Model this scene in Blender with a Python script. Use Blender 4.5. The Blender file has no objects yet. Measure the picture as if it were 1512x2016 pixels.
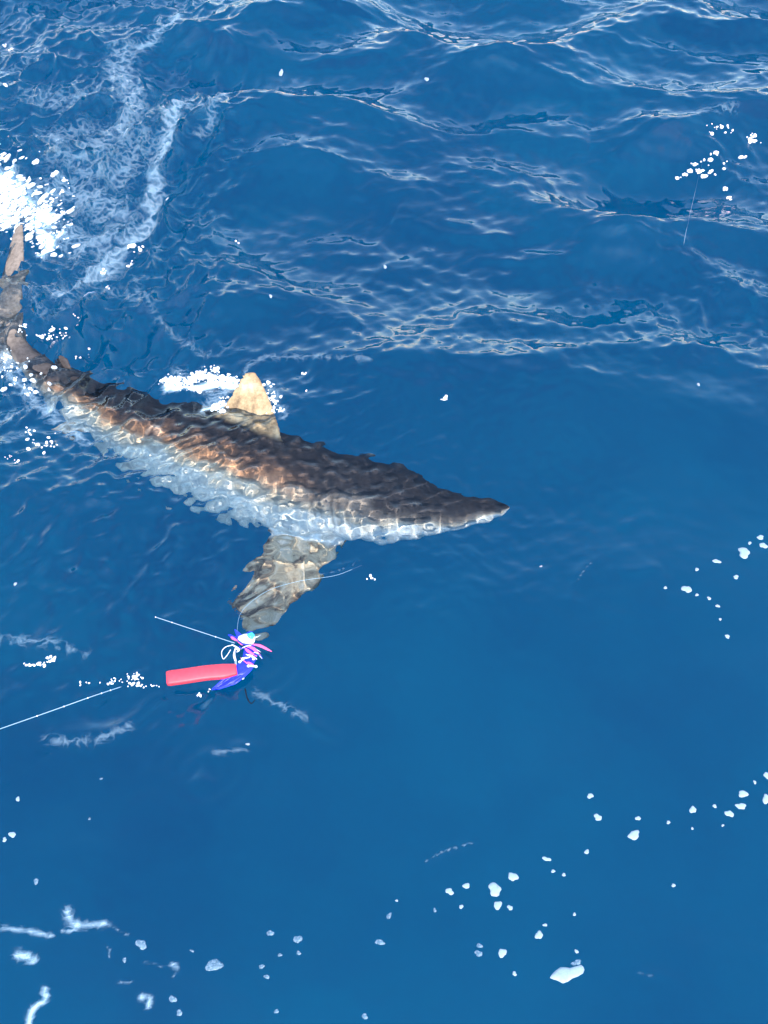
import bpy, bmesh, math, random
import numpy as np
from mathutils import Vector, Matrix

R = math.radians
scn = bpy.context.scene
col = scn.collection

# ---------------------------------------------------------------- camera, sky, sun, exposure
CAM_H, PITCH, HFOV = 2.6, 52.0, 40.0
cam_d = bpy.data.cameras.new('camera')
cam = bpy.data.objects.new('camera', cam_d)
col.objects.link(cam)
cam.location = (0, 0, CAM_H)
cam.rotation_euler = (R(90 - PITCH), 0, 0)
cam_d.sensor_fit = 'HORIZONTAL'
cam_d.angle = R(HFOV)
cam_d.clip_start = 0.05
cam_d.clip_end = 20000
scn.camera = cam

SUN_EL, SUN_AZ = 49.0, 172.0        # azimuth measured from +Y (away from the boat) clockwise
world = bpy.data.worlds.new('World')
scn.world = world
world.use_nodes = True
wn = world.node_tree
wn.nodes.clear()
w_out = wn.nodes.new('ShaderNodeOutputWorld')
w_bg = wn.nodes.new('ShaderNodeBackground')
w_sky = wn.nodes.new('ShaderNodeTexSky')
w_sky.sky_type = 'NISHITA'
w_sky.sun_disc = False
w_sky.sun_elevation = R(SUN_EL)
w_sky.sun_rotation = R(SUN_AZ)
w_sky.air_density = 1.4
w_sky.dust_density = 0.15
w_sky.ozone_density = 3.0
w_bg.inputs['Strength'].default_value = 0.15
wn.links.new(w_sky.outputs[0], w_bg.inputs[0])
wn.links.new(w_bg.outputs[0], w_out.inputs[0])

sun_d = bpy.data.lights.new('sun', 'SUN')
sun = bpy.data.objects.new('sun', sun_d)
col.objects.link(sun)
sun_d.energy = 2.2
sun_d.angle = R(0.53)
sun_d.color = (1.0, 0.95, 0.87)
sv = Vector((math.sin(R(SUN_AZ)) * math.cos(R(SUN_EL)), math.cos(R(SUN_AZ)) * math.cos(R(SUN_EL)), math.sin(R(SUN_EL))))
sun.rotation_euler = sv.to_track_quat('Z', 'Y').to_euler()
sun.location = sv * 30
sun_d.cycles.is_caustics_light = True

vs = scn.view_settings
vs.view_transform = 'Standard'
vs.look = 'None'
vs.exposure = 1.8
vs.gamma = 1.0
vs.use_curve_mapping = False
cy = scn.cycles
cy.use_denoising = True
cy.caustics_refractive = True
cy.caustics_reflective = True
cy.max_bounces = 14
cy.transmission_bounces = 12
cy.glossy_bounces = 4
cy.diffuse_bounces = 3
cy.transparent_max_bounces = 8
cy.sample_clamp_indirect = 4.0

# ---------------------------------------------------------------- pixels of the photograph -> rays and points
TH = math.tan(R(HFOV / 2))
CP, SP = math.cos(R(PITCH)), math.sin(R(PITCH))


def ray(x, y):
    u = (x - 756) / 756 * TH
    v = (1008 - y) / 756 * TH
    d = Vector((u, CP + v * SP, -SP + v * CP))
    return d.normalized()


def at(x, y, z=0.0):
    """point at height z (above the water: straight ray; below: bent at the flat surface)"""
    d = ray(x, y)
    o = Vector((0, 0, CAM_H))
    if z >= 0:
        return o + d * ((z - CAM_H) / d.z)
    p = o + d * (-CAM_H / d.z)
    eta = 1 / 1.333
    c = -d.z
    k = 1 - eta * eta * (1 - c * c)
    t = d * eta + Vector((0, 0, 1)) * (eta * c - math.sqrt(k))
    return p + t * (z / t.z)


def to_px(X, Y):
    """flat-water point(s) -> photo pixel(s)"""
    dz = -CAM_H
    f = Y * CP - dz * SP
    f = np.maximum(f, 0.05)
    u = X / f
    v = (Y * SP + dz * CP) / f
    return 756 + u / TH * 756, 1008 - v / TH * 756


# ---------------------------------------------------------------- tags
def tag(o, label=None, cat=None, group=None, kind=None):
    if label: o['label'] = label
    if cat: o['category'] = cat
    if group: o['group'] = group
    if kind: o['kind'] = kind
    return o


def link(name, me, m=None, parent=None, smooth=True):
    o = bpy.data.objects.new(name, me)
    col.objects.link(o)
    if m is not None:
        me.materials.append(m)
    if smooth and len(me.polygons):
        me.polygons.foreach_set('use_smooth', np.ones(len(me.polygons), bool))
    if parent is not None:
        o.parent = parent
    return o


def mesh_from(verts, faces, name='mesh'):
    me = bpy.data.meshes.new(name)
    me.from_pydata([tuple(v) for v in verts], [], faces)
    me.update()
    return me


def new_mat(name):
    m = bpy.data.materials.new(name)
    m.use_nodes = True
    nt = m.node_tree
    nt.nodes.clear()
    out = nt.nodes.new('ShaderNodeOutputMaterial')
    return m, nt, out


def N(nt, typ, **kw):
    n = nt.nodes.new(typ)
    for k, v in kw.items():
        if k in n.inputs.keys():
            n.inputs[k].default_value = v
        else:
            setattr(n, k, v)
    return n


def ramp(nt, src, stops, interp='LINEAR'):
    n = nt.nodes.new('ShaderNodeValToRGB')
    cr = n.color_ramp
    cr.interpolation = interp
    while len(cr.elements) < len(stops):
        cr.elements.new(0.5)
    for e, (p, c) in zip(cr.elements, stops):
        e.position = p
        e.color = c if len(c) == 4 else (*c, 1)
    nt.links.new(src, n.inputs[0])
    return n.outputs[0]


def math_n(nt, op, a, b=None, clamp=False):
    n = nt.nodes.new('ShaderNodeMath')
    n.operation = op
    n.use_clamp = clamp
    for i, s in enumerate((a, b)):
        if s is None: continue
        if isinstance(s, (int, float)): n.inputs[i].default_value = s
        else: nt.links.new(s, n.inputs[i])
    return n.outputs[0]


def mixc(nt, f, a, b, mode='MIX'):
    n = nt.nodes.new('ShaderNodeMix')
    n.data_type = 'RGBA'
    n.blend_type = mode
    for i, s in ((0, f), (6, a), (7, b)):
        if isinstance(s, (int, float)): n.inputs[i].default_value = s
        elif isinstance(s, tuple): n.inputs[i].default_value = s if len(s) == 4 else (*s, 1)
        else: nt.links.new(s, n.inputs[i])
    return n.outputs[2]


# ---------------------------------------------------------------- the waves
rng = np.random.default_rng(7)


def smooth(a, b, x):
    t = np.clip((x - a) / (b - a), 0, 1)
    return t * t * (3 - 2 * t)


def spectrum(n, lo, hi, amp, power, mean_deg, spread_deg, seed):
    r = np.random.default_rng(seed)
    lam = np.exp(r.uniform(math.log(lo), math.log(hi), n))
    th = np.radians(mean_deg + r.normal(0, spread_deg, n))
    k = 2 * math.pi / lam
    a = amp * (lam / hi) ** power * r.uniform(0.5, 1.3, n)
    return np.stack([k * np.cos(th), k * np.sin(th), a, r.uniform(0, 2 * math.pi, n)], 1)


SP_SWELL = spectrum(14, 0.8, 2.6, 0.026, 1.0, -97, 22, 3)
SP_CHOP = spectrum(46, 0.20, 0.95, 0.0135, 1.45, -95, 30, 5)
SP_RIP = spectrum(42, 0.05, 0.17, 0.00115, 1.1, -98, 42, 8)
SP_WAKE = spectrum(50, 0.045, 0.22, 0.0066, 1.0, -42, 40, 11)
SP_FINE = spectrum(36, 0.026, 0.06, 0.00034, 1.0, -100, 60, 13)

# crest lines of the photograph: pixels, height, width behind, width in front
RIDGES = [
    ([(420, 705), (560, 694), (700, 700), (830, 728), (960, 728), (1075, 716), (1140, 690), (1230, 680), (1300, 692), (1400, 684), (1512, 692), (1680, 690)], 0.040, 0.16, 0.06),
    ([(600, 742), (680, 728), (760, 742), (840, 770)], 0.012, 0.06, 0.03),
    ([(890, 628), (1000, 640), (1100, 646), (1200, 640), (1320, 618), (1450, 600), (1650, 585)], 0.032, 0.13, 0.05),
    ([(800, 582), (900, 560), (960, 577), (1060, 582), (1130, 556)], 0.014, 0.08, 0.04),
    ([(770, 425), (860, 450), (960, 464), (1090, 456), (1150, 474), (1300, 488)], 0.032, 0.13, 0.045),
    ([(480, 345), (600, 368), (720, 388), (800, 440)], 0.026, 0.12, 0.05),
    ([(310, 462), (400, 452), (490, 468)], 0.028, 0.10, 0.05),
    ([(340, 72), (480, 98), (620, 120), (740, 114), (845, 84)], 0.052, 0.20, 0.06),
    ([(1210, 298), (1340, 266), (1450, 232), (1600, 215)], 0.050, 0.18, 0.06),
    ([(1340, 205), (1470, 170), (1600, 150)], 0.036, 0.14, 0.05),
    ([(810, 470), (900, 496), (1010, 505)], 0.010, 0.08, 0.04),
    ([(950, 236), (1060, 272), (1160, 277)], 0.032, 0.18, 0.07),
    ([(1120, 36), (1220, 66), (1300, 58), (1400, 82), (1600, 60)], 0.046, 0.22, 0.08),
    ([(-100, 40), (60, 22), (200, 14), (330, 30)], 0.045, 0.22, 0.08),
    ([(470, 28), (600, 44), (760, 20), (900, 34)], 0.036, 0.20, 0.08),
    ([(330, 150), (420, 152), (500, 160)], 0.016, 0.12, 0.05),
    ([(600, 640), (690, 620), (780, 640)], 0.010, 0.08, 0.05),
    ([(960, 500), (1080, 520), (1200, 510), (1330, 540)], 0.012, 0.09, 0.05),
    # small lone ripples on the calm near water
    ([(838, 1692), (880, 1668), (942, 1650)], 0.0050, 0.016, 0.010),
    ([(1116, 1230), (1124, 1168), (1145, 1120), (1180, 1085)], 0.0050, 0.022, 0.015),
    ([(1220, 1130), (1260, 1124), (1300, 1112)], 0.006, 0.03, 0.02),
    ([(1215, 1030), (1250, 1020), (1290, 1010)], 0.006, 0.03, 0.02),
    ([(525, 1358), (580, 1395), (640, 1440), (680, 1450)], 0.010, 0.03, 0.020),
    ([(95, 1425), (180, 1430), (260, 1400), (320, 1360)], 0.011, 0.035, 0.025),
    ([(130, 1452), (190, 1446), (250, 1420)], 0.008, 0.03, 0.018),
    ([(300, 1352), (400, 1352), (450, 1340)], 0.008, 0.03, 0.02),
    ([(390, 1478), (430, 1464), (490, 1460), (530, 1464)], 0.007, 0.04, 0.025),
    ([(380, 1510), (400, 1522), (420, 1518)], 0.006, 0.025, 0.02),
    ([(1240, 1904), (1290, 1912), (1345, 1932)], 0.004, 0.022, 0.014),
    ([(600, 1142), (660, 1132), (710, 1114), (760, 1110)], 0.008, 0.035, 0.02),
    ([(440, 1210), (490, 1190), (560, 1155), (625, 1142)], 0.020, 0.035, 0.025),
    ([(430, 1160), (500, 1138), (580, 1128)], 0.012, 0.03, 0.02),
    ([(0, 1262), (60, 1262), (120, 1275), (170, 1280)], 0.010, 0.05, 0.03),
    ([(160, 1290), (215, 1330), (300, 1345)], 0.007, 0.03, 0.02),
    ([(20, 960), (110, 985), (170, 975)], 0.010, 0.06, 0.03),
    ([(290, 752), (380, 775), (450, 778)], 0.012, 0.05, 0.03),
    ([(480, 725), (540, 705), (620, 720), (700, 730)], 0.012, 0.06, 0.03),
    ([(240, 540), (300, 600), (340, 680), (420, 700)], 0.010, 0.05, 0.03),
    ([(330, 560), (420, 620), (480, 640)], 0.012, 0.07, 0.03),
]
RING_SPOTS = [(1260, 640, 0.0016, 0.05, 0.22), (520, 1300, 0.0014, 0.05, 0.20), (1395, 320, 0.0022, 0.06, 0.25),
              (480, 780, 0.0018, 0.06, 0.24), (370, 1185, 0.0012, 0.05, 0.12), (405, 1500, 0.0012, 0.05, 0.12)]


def poly_world(pts):
    return np.array([[at(x, y).x, at(x, y).y] for x, y in pts])


def resample(P, n=8):
    """Catmull-Rom through the points"""
    Q = np.vstack([2 * P[0] - P[1], P, 2 * P[-1] - P[-2]])
    out = []
    for i in range(1, len(Q) - 2):
        for t in np.linspace(0, 1, n, endpoint=False):
            a, b, c, d = Q[i - 1:i + 3]
            out.append(0.5 * (2 * b + (c - a) * t + (2 * a - 5 * b + 4 * c - d) * t ** 2 + (3 * b - a - 3 * c + d) * t ** 3))
    out.append(Q[-2])
    return np.array(out)


def poly_dist(X, Y, P):
    """signed distance to a polyline (positive = farther from the boat) and position 0..1 along it"""
    best = np.full(X.shape, 1e9)
    sgn = np.zeros(X.shape)
    par = np.zeros(X.shape)
    n = len(P) - 1
    for i in range(n):
        a, b = P[i], P[i + 1]
        e = b - a
        L2 = max(float(e @ e), 1e-12)
        t = np.clip(((X - a[0]) * e[0] + (Y - a[1]) * e[1]) / L2, 0, 1)
        dx = X - a[0] - t * e[0]
        dy = Y - a[1] - t * e[1]
        d = dx * dx + dy * dy
        m = d < best
        best = np.where(m, d, best)
        c = e[0] * dy - e[1] * dx
        if e[0] < 0: c = -c
        sgn = np.where(m, np.sign(c), sgn)
        par = np.where(m, (i + t) / n, par)
    return np.sqrt(best), sgn, par


RW = [(resample(poly_world(p), 6), A, wf * (1.4 if wf > 0.055 else 1.0), wn * (1.25 if wf > 0.055 else 1.0)) for p, A, wf, wn in RIDGES]


def waves(U, V):
    """flat coordinates -> displaced x, y, z of the sea surface"""
    U = np.asarray(U, float)
    V = np.asarray(V, float)
    px, py = to_px(U, V)
    dist = np.hypot(U, V - 2.5)
    fade = 1 - smooth(5.0, 12.0, dist)
    fade_s = 1 - smooth(3.0, 6.5, dist)
    # where the sea is lively: beyond the shark; calm in the lee of the boat
    up = 1 - smooth(560, 900, py + 0.12 * (px - 756) * 0)
    live = 0.21 + 0.79 * up
    wake = (1 - smooth(330, 520, px + 0.15 * (py - 400))) * (1 - smooth(700, 900, py)) * smooth(-260, -40, px) 
    wake = wake * (0.35 + 0.65 * smooth(60, 260, py))
    side = (1 - smooth(380, 620, px)) * (1 - smooth(1350, 1480, py)) * smooth(780, 900, py)
    right = smooth(1050, 1400, px) * (1 - smooth(640, 760, py)) * smooth(480, 600, py)
    body = np.exp(-(((px - 580) / 600) ** 4 + ((py - 930) / 250) ** 2))
    X, Y, Z = U.copy(), V.copy(), np.zeros_like(U)

    def add(sp, w, chop):
        nonlocal X, Y, Z
        for kx, ky, a, ph in sp:
            p = kx * U + ky * V + ph
            k = math.hypot(kx, ky)
            s = a * w
            Z += s * np.sin(p)
            if chop:
                c = s * np.cos(p) * (chop / k)
                X += c * kx
                Y += c * ky

    add(SP_SWELL, fade * (0.58 + 0.42 * up), 0.5)
    add(SP_CHOP, fade * live, 0.8)
    add(SP_RIP, fade_s * (0.17 + 0.58 * up + 0.50 * body + 0.38 * side), 0.6)
    add(SP_WAKE, fade_s * (wake + 0.22 * side + 0.25 * right), 0.5)
    add(SP_FINE, fade_s * (0.08 + 0.30 * up + 1.1 * body + 0.8 * wake + 0.9 * right + 0.5 * side), 0)
    for P, A, wf, wn_ in RW:
        m = 4 * max(wf, wn_)
        lo, hi = P.min(0) - m, P.max(0) + m
        sel = (U > lo[0]) & (U < hi[0]) & (V > lo[1]) & (V < hi[1])
        if not sel.any(): continue
        d, s, t = poly_dist(U[sel], V[sel], P)
        env = np.sin(np.clip(t, 0, 1) * math.pi) ** 0.6
        q = np.where(s >= 0, d / wf, d / wn_)
        prof = 1 / (1 + q * q) ** 1.5
        Z[sel] += 1.05 * A * env * prof
    for x, y, a, lam, rad in RING_SPOTS:
        c = at(x, y)
        d = np.hypot(U - c.x, V - c.y)
        Z += a * np.cos(2 * math.pi * d / lam) * np.exp(-(d / rad) ** 2) * smooth(0, lam, d)
    return X, Y, Z


def surf(x, y):
    """height of the sea at world points"""
    x = np.atleast_1d(np.asarray(x, float))
    y = np.atleast_1d(np.asarray(y, float))
    u, v = x.copy(), y.copy()
    for _ in range(5):
        X, Y, Z = waves(u, v)
        u += x - X
        v += y - Y
    return waves(u, v)[2]


def axis_points(core, grow, far):
    a = list(core)
    step = a[-1] - a[-2]
    while a[-1] < far:
        step *= grow
        a.append(a[-1] + step)
    return a


xs = axis_points(np.arange(0, 2.45, 0.0066), 1.16, 3000)
xs = np.array([-v for v in xs[:0:-1]] + xs)
yc = [0.35]
while yc[-1] < 5.9:
    yc.append(yc[-1] + 0.0050 + 0.0011 * yc[-1])
yy = axis_points(yc, 1.16, 3000)
lo = axis_points([0, yc[1] - yc[0]], 1.16, 3000)
yy = np.array([0.35 - v for v in lo[:0:-1]] + yy)
GX, GY = np.meshgrid(xs, yy)
WX, WY, WZ = waves(GX, GY)

# ---------------------------------------------------------------- foam film on the surface (coverage per vertex)
FOAM_STROKES = [  # pixels, half width in metres, strength
    ([(-40, 360), (10, 360), (40, 395), (80, 415)], 0.06, 1.25),
    ([(60, 420), (85, 450), (78, 490)], 0.03, 1.2),
    ([(-40, 420), (20, 425)], 0.06, 1.1),
    ([(330, 758), (380, 755), (420, 745), (470, 752)], 0.022, 1.15),
    ([(400, 800), (440, 792)], 0.014, 1.0),
    ([(345, 30), (320, 60), (305, 85), (285, 95)], 0.05, 0.55),
    ([(365, 205), (345, 245), (335, 290), (315, 320), (310, 360), (290, 400)], 0.055, 0.62),
    ([(450, 195), (430, 225), (400, 250), (355, 240), (300, 258)], 0.035, 0.5),
    ([(395, 285), (415, 262), (430, 235)], 0.03, 0.45),
    ([(300, 390), (275, 440), (235, 475), (195, 520), (150, 560), (130, 575)], 0.055, 0.62),
    ([(255, 100), (240, 140), (262, 180), (255, 220), (225, 260), (190, 300)], 0.10, 0.5),
    ([(60, 190), (130, 200), (200, 180)], 0.09, 0.42),
    ([(100, 260), (170, 250), (250, 280), (200, 340), (110, 330)], 0.10, 0.42),
    ([(60, 390), (150, 380), (230, 420), (180, 470), (110, 440)], 0.12, 0.5),
    ([(0, 150), (50, 130), (80, 75)], 0.05, 0.38),
    ([(170, 350), (240, 350), (290, 300)], 0.09, 0.45),
    ([(260, 540), (290, 590), (335, 650), (400, 690)], 0.025, 0.36),
    ([(180, 600), (220, 560), (270, 590)], 0.04, 0.36),
    ([(60, 560), (90, 620), (140, 600), (160, 560)], 0.05, 0.36),
    ([(430, 790), (400, 800), (440, 760)], 0.035, 0.55),
    ([(350, 715), (370, 735), (345, 745)], 0.03, 0.5),
    ([(520, 745), (545, 790), (560, 830)], 0.025, 0.5),
    ([(480, 725), (500, 705), (560, 705), (640, 715), (720, 725)], 0.02, 0.4),
    ([(20, 730), (60, 770), (110, 820), (170, 870)], 0.035, 0.55),
    ([(0, 830), (50, 800), (100, 800)], 0.03, 0.42),
    ([(0, 700), (40, 690), (30, 740)], 0.04, 0.5),
    ([(0, 880), (60, 850)], 0.03, 0.35),
    ([(0, 1255), (60, 1258), (110, 1268), (160, 1280)], 0.022, 0.42),
    ([(90, 1442), (160, 1448), (210, 1435), (250, 1415)], 0.018, 0.45),
    ([(500, 1352), (560, 1385), (600, 1405)], 0.016, 0.42),
    ([(420, 1466), (480, 1464)], 0.013, 0.42),
    ([(130, 1795), (140, 1820), (165, 1825), (205, 1820)], 0.014, 0.85),
    ([(120, 1838), (150, 1832), (170, 1815)], 0.008, 0.75),
    ([(0, 1826), (40, 1832), (100, 1846)], 0.008, 0.7),
    ([(205, 1820), (230, 1835), (255, 1848)], 0.004, 0.5),
    ([(30, 1880), (50, 1885), (62, 1892)], 0.014, 0.85),
    ([(85, 1950), (88, 1968), (65, 1985), (58, 2012)], 0.011, 0.9),
    ([(208, 1866), (216, 1880), (214, 1893)], 0.004, 0.55),
    ([(228, 1940), (258, 1944)], 0.004, 0.55),
    ([(285, 1902), (320, 1912)], 0.003, 0.45),
    ([(338, 1905), (350, 1912)], 0.010, 0.8),
    ([(340, 1928), (343, 1934)], 0.004, 0.6),
    ([(276, 1972), (292, 1972), (290, 1990)], 0.009, 0.8),
    ([(840, 1690), (880, 1668), (940, 1650)], 0.003, 0.6),
    ([(1250, 1906), (1300, 1916)], 0.004, 0.35),
    ([(1130, 1150), (1150, 1118), (1170, 1098)], 0.003, 0.5),
    ([(600, 1144), (660, 1134), (712, 1112)], 0.0025, 0.45),
    ([(1330, 265), (1370, 250), (1440, 245)], 0.03, 0.4),
    ([(1340, 205), (1420, 190), (1470, 175)], 0.02, 0.45),
]
FOAM = np.zeros_like(GX)
for pts, hw, st in FOAM_STROKES:
    P = resample(poly_world(pts), 5)
    m = 3 * hw
    l_, h_ = P.min(0) - m, P.max(0) + m
    sel = (GX > l_[0]) & (GX < h_[0]) & (GY > l_[1]) & (GY < h_[1])
    d, s, t = poly_dist(GX[sel], GY[sel], P)
    FOAM[sel] = np.maximum(FOAM[sel], st * np.exp(-(d / hw) ** 2 * 1.1))

ny, nx = GX.shape
verts = np.stack([WX.ravel(), WY.ravel(), WZ.ravel()], 1)
idx = np.arange(ny * nx).reshape(ny, nx)
quads = np.stack([idx[:-1, :-1], idx[:-1, 1:], idx[1:, 1:], idx[1:, :-1]], -1).reshape(-1, 4)
wme = bpy.data.meshes.new('sea')
wme.vertices.add(len(verts))
wme.vertices.foreach_set('co', verts.astype(np.float32).ravel())
wme.loops.add(quads.size)
wme.loops.foreach_set('vertex_index', quads.astype(np.int32).ravel())
wme.polygons.add(len(quads))
wme.polygons.foreach_set('loop_start', (np.arange(len(quads)) * 4).astype(np.int32))
wme.update(calc_edges=True)
fa = wme.attributes.new('foam', 'FLOAT', 'POINT')
fa.data.foreach_set('value', FOAM.astype(np.float32).ravel())

m_water, nt, out = new_mat('sea_water')
tc = N(nt, 'ShaderNodeTexCoord')
refr = N(nt, 'ShaderNodeBsdfRefraction', Roughness=0.0, IOR=1.333)
refr.inputs['Color'].default_value = (0.94, 0.98, 1.0, 1)
refl = N(nt, 'ShaderNodeBsdfGlossy', Roughness=0.0)
refl.inputs['Color'].default_value = (1, 1, 1, 1)
fres = N(nt, 'ShaderNodeFresnel', IOR=1.333)
glass = N(nt, 'ShaderNodeMixShader')
nt.links.new(fres.outputs[0], glass.inputs[0])
nt.links.new(refr.outputs[0], glass.inputs[1])
nt.links.new(refl.outputs[0], glass.inputs[2])
# finest wind ripples
mp = N(nt, 'ShaderNodeMapping')
mp.inputs['Scale'].default_value = (18, 60, 1)
mp.inputs['Rotation'].default_value = (0, 0, 0.10)
nt.links.new(tc.outputs['Object'], mp.inputs[0])
n1 = N(nt, 'ShaderNodeTexNoise', Scale=1.0, Detail=2.0, Distortion=0.6)
nt.links.new(mp.outputs[0], n1.inputs['Vector'])
bump = N(nt, 'ShaderNodeBump', Strength=0.05, Distance=0.01)
nt.links.new(n1.outputs[0], bump.inputs['Height'])
for n_ in (refr, refl, fres):
    nt.links.new(bump.outputs[0], n_.inputs['Normal'])
# foam film: lacy threads where the coverage attribute asks for it
at_f = N(nt, 'ShaderNodeAttribute', attribute_name='foam')
warp = N(nt, 'ShaderNodeTexNoise', Scale=9.0, Detail=3.0)
nt.links.new(tc.outputs['Object'], warp.inputs['Vector'])
wadd = N(nt, 'ShaderNodeMixRGB', blend_type='ADD')
wadd.inputs[0].default_value = 0.22
nt.links.new(tc.outputs['Object'], wadd.inputs[1])
nt.links.new(warp.outputs['Color'], wadd.inputs[2])
lm = N(nt, 'ShaderNodeMapping')
lm.inputs['Rotation'].default_value = (0, 0, R(-38))
lm.inputs['Scale'].default_value = (0.45, 1.3, 1)
nt.links.new(wadd.outputs[0], lm.inputs[0])
vor = N(nt, 'ShaderNodeTexVoronoi', feature='DISTANCE_TO_EDGE', Scale=26.0)
nt.links.new(lm.outputs[0], vor.inputs['Vector'])
lace = ramp(nt, vor.outputs['Distance'], [(0.0, (1, 1, 1)), (0.10, (0.45, 0.45, 0.45)), (0.30, (0.0, 0.0, 0.0))])
fn = N(nt, 'ShaderNodeTexNoise', Scale=34.0, Detail=4.0, Roughness=0.65)
nt.links.new(lm.outputs[0], fn.inputs['Vector'])
bub = N(nt, 'ShaderNodeTexNoise', Scale=420.0, Detail=1.0)
nt.links.new(tc.outputs['Object'], bub.inputs['Vector'])
pat = math_n(nt, 'ADD', math_n(nt, 'MULTIPLY', lace, 0.46), math_n(nt, 'MULTIPLY', fn.outputs[0], 0.54))
pat = math_n(nt, 'ADD', pat, math_n(nt, 'MULTIPLY', math_n(nt, 'SUBTRACT', bub.outputs[0], 0.5), 0.5))
cov = math_n(nt, 'SUBTRACT', math_n(nt, 'ADD', at_f.outputs['Fac'], pat), 0.72)
cov = math_n(nt, 'MULTIPLY', cov, 1.25, True)
cov = math_n(nt, 'MULTIPLY', cov, math_n(nt, 'MULTIPLY', at_f.outputs['Fac'], 1.5, True), True)
thick = N(nt, 'ShaderNodeMapRange')
thick.inputs['From Min'].default_value = 0.7
thick.inputs['From Max'].default_value = 1.15
thick.inputs['To Min'].default_value = 0.36
thick.inputs['To Max'].default_value = 0.95
nt.links.new(at_f.outputs['Fac'], thick.inputs['Value'])
cov = math_n(nt, 'MULTIPLY', cov, thick.outputs[0], True)
foam_b = N(nt, 'ShaderNodeBsdfDiffuse', Roughness=1.0)
foam_b.inputs['Color'].default_value = (0.62, 0.78, 0.86, 1)
mixs = N(nt, 'ShaderNodeMixShader')
nt.links.new(cov, mixs.inputs[0])
nt.links.new(glass.outputs[0], mixs.inputs[1])
nt.links.new(foam_b.outputs[0], mixs.inputs[2])
nt.links.new(mixs.outputs[0], out.inputs['Surface'])

sea = link('sea', wme, m_water)
tag(sea, 'rippled blue sea surface with wind wavelets and thin foam', kind='structure')
sea.cycles.is_caustics_caster = True

# the depths under the surface
m_deep, nt, out = new_mat('deep_water')
db = N(nt, 'ShaderNodeBsdfDiffuse', Roughness=0.0)
dt = N(nt, 'ShaderNodeTexCoord')
dn = N(nt, 'ShaderNodeTexNoise', Scale=0.55, Detail=3.0, Roughness=0.55)
nt.links.new(dt.outputs['Object'], dn.inputs['Vector'])
dcol = ramp(nt, dn.outputs[0], [(0.32, (0.0, 0.150, 0.255)), (0.70, (0.0, 0.232, 0.325))])
nt.links.new(dcol, db.inputs['Color'])
nt.links.new(db.outputs[0], out.inputs['Surface'])
S = 3000
dme = mesh_from([(-S, -S, -4), (S, -S, -4), (S, S, -4), (-S, S, -4)], [(0, 1, 2, 3)])
deep = link('deep_water', dme, m_deep, smooth=False)
tag(deep, 'even deep blue of the water below', kind='structure')

# ---------------------------------------------------------------- the shark
# centreline: pixel, depth, half width (m), half height (m)
SPINE = [
    (1008, 998, -0.115, 0.004, 0.004),
    (985, 998, -0.120, 0.034, 0.026),
    (930, 1002, -0.135, 0.060, 0.045),
    (860, 1003, -0.155, 0.104, 0.078),
    (790, 993, -0.180, 0.160, 0.124),
    (720, 980, -0.195, 0.168, 0.146),
    (640, 968, -0.205, 0.170, 0.162),
    (550, 948, -0.210, 0.174, 0.178),
    (460, 916, -0.208, 0.172, 0.184),
    (370, 880, -0.198, 0.164, 0.176),
    (285, 852, -0.180, 0.138, 0.150),
    (210, 810, -0.160, 0.112, 0.124),
    (145, 768, -0.130, 0.084, 0.094),
    (95, 735, -0.095, 0.062, 0.066),
    (55, 703, -0.060, 0.046, 0.046),
    (30, 672, -0.035, 0.036, 0.036),
    (22, 640, -0.022, 0.026, 0.030),
]
ROLL = [28, 28, 29, 31, 34, 38, 41, 43, 44, 44, 42, 39, 34, 26, 18, 10, 5]
sp = np.array([[*at(a[0], a[1], a[2]), a[3], a[4], r, a[0]] for a, r in zip(SPINE, ROLL)])
dense = resample(sp, 12)


def frames(D):
    P = D[:, :3]
    T = np.gradient(P, axis=0)
    T = -T / np.linalg.norm(T, axis=1)[:, None]          # towards the nose
    Zv = np.array([0, 0, 1.0])
    up = Zv - T * (T @ Zv)[:, None]
    up /= np.linalg.norm(up, axis=1)[:, None]
    rt = np.cross(T, up)
    ph = np.radians(D[:, 5])[:, None]
    up2 = np.cos(ph) * up - np.sin(ph) * rt
    rt2 = np.cross(T, up2)
    return P, T, rt2, up2


SPn, ST, SR, SU = frames(dense)
SW, SHh, SPX = dense[:, 3], dense[:, 4], dense[:, 6]


def station(px_x):
    i = int(np.argmin(np.abs(SPX - px_x)))
    return SPn[i], ST[i], SR[i], SU[i], SW[i], SHh[i]


V_, F_ = [], []


def add_rings(rings):
    base = len(V_)
    n = len(rings[0])
    for r in rings:
        V_.extend([np.array(p) for p in r])
    for i in range(len(rings) - 1):
        for j in range(n):
            a = base + i * n + j
            b = base + i * n + (j + 1) % n
            F_.append((a, b, b + n, a + n))
    F_.append(tuple(base + j for j in range(n))[::-1])
    F_.append(tuple(base + (len(rings) - 1) * n + j for j in range(n)))


rings = []
for i in range(len(dense)):
    rg = []
    for j in range(40):
        th = 2 * math.pi * j / 40
        c, s = math.cos(th), math.sin(th)
        w = SW[i] * math.copysign(abs(c) ** 0.94, c)
        hh = SHh[i] * math.copysign(abs(s) ** (0.98 if s > 0 else 0.90), s)
        rg.append(SPn[i] + SR[i] * w + SU[i] * hh)
    rings.append(rg)
add_rings(rings)


def fin(sections, normal, th):
    """sections: (leading point, trailing point, thickness factor)"""
    normal = np.array(normal) / np.linalg.norm(normal)
    prof = [(0, 0), (0.04, 0.45), (0.15, 0.85), (0.32, 1.0), (0.55, 0.8), (0.78, 0.45), (1.0, 0.16)]
    rg = []
    for le, te, f in sections:
        le, te = np.array(le), np.array(te)
        ring = [le + (te - le) * c + normal * th * f * t for c, t in prof]
        ring += [le + (te - le) * c - normal * th * f * t for c, t in prof[:0:-1]]
        rg.append(ring)
    add_rings(rg)


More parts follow.
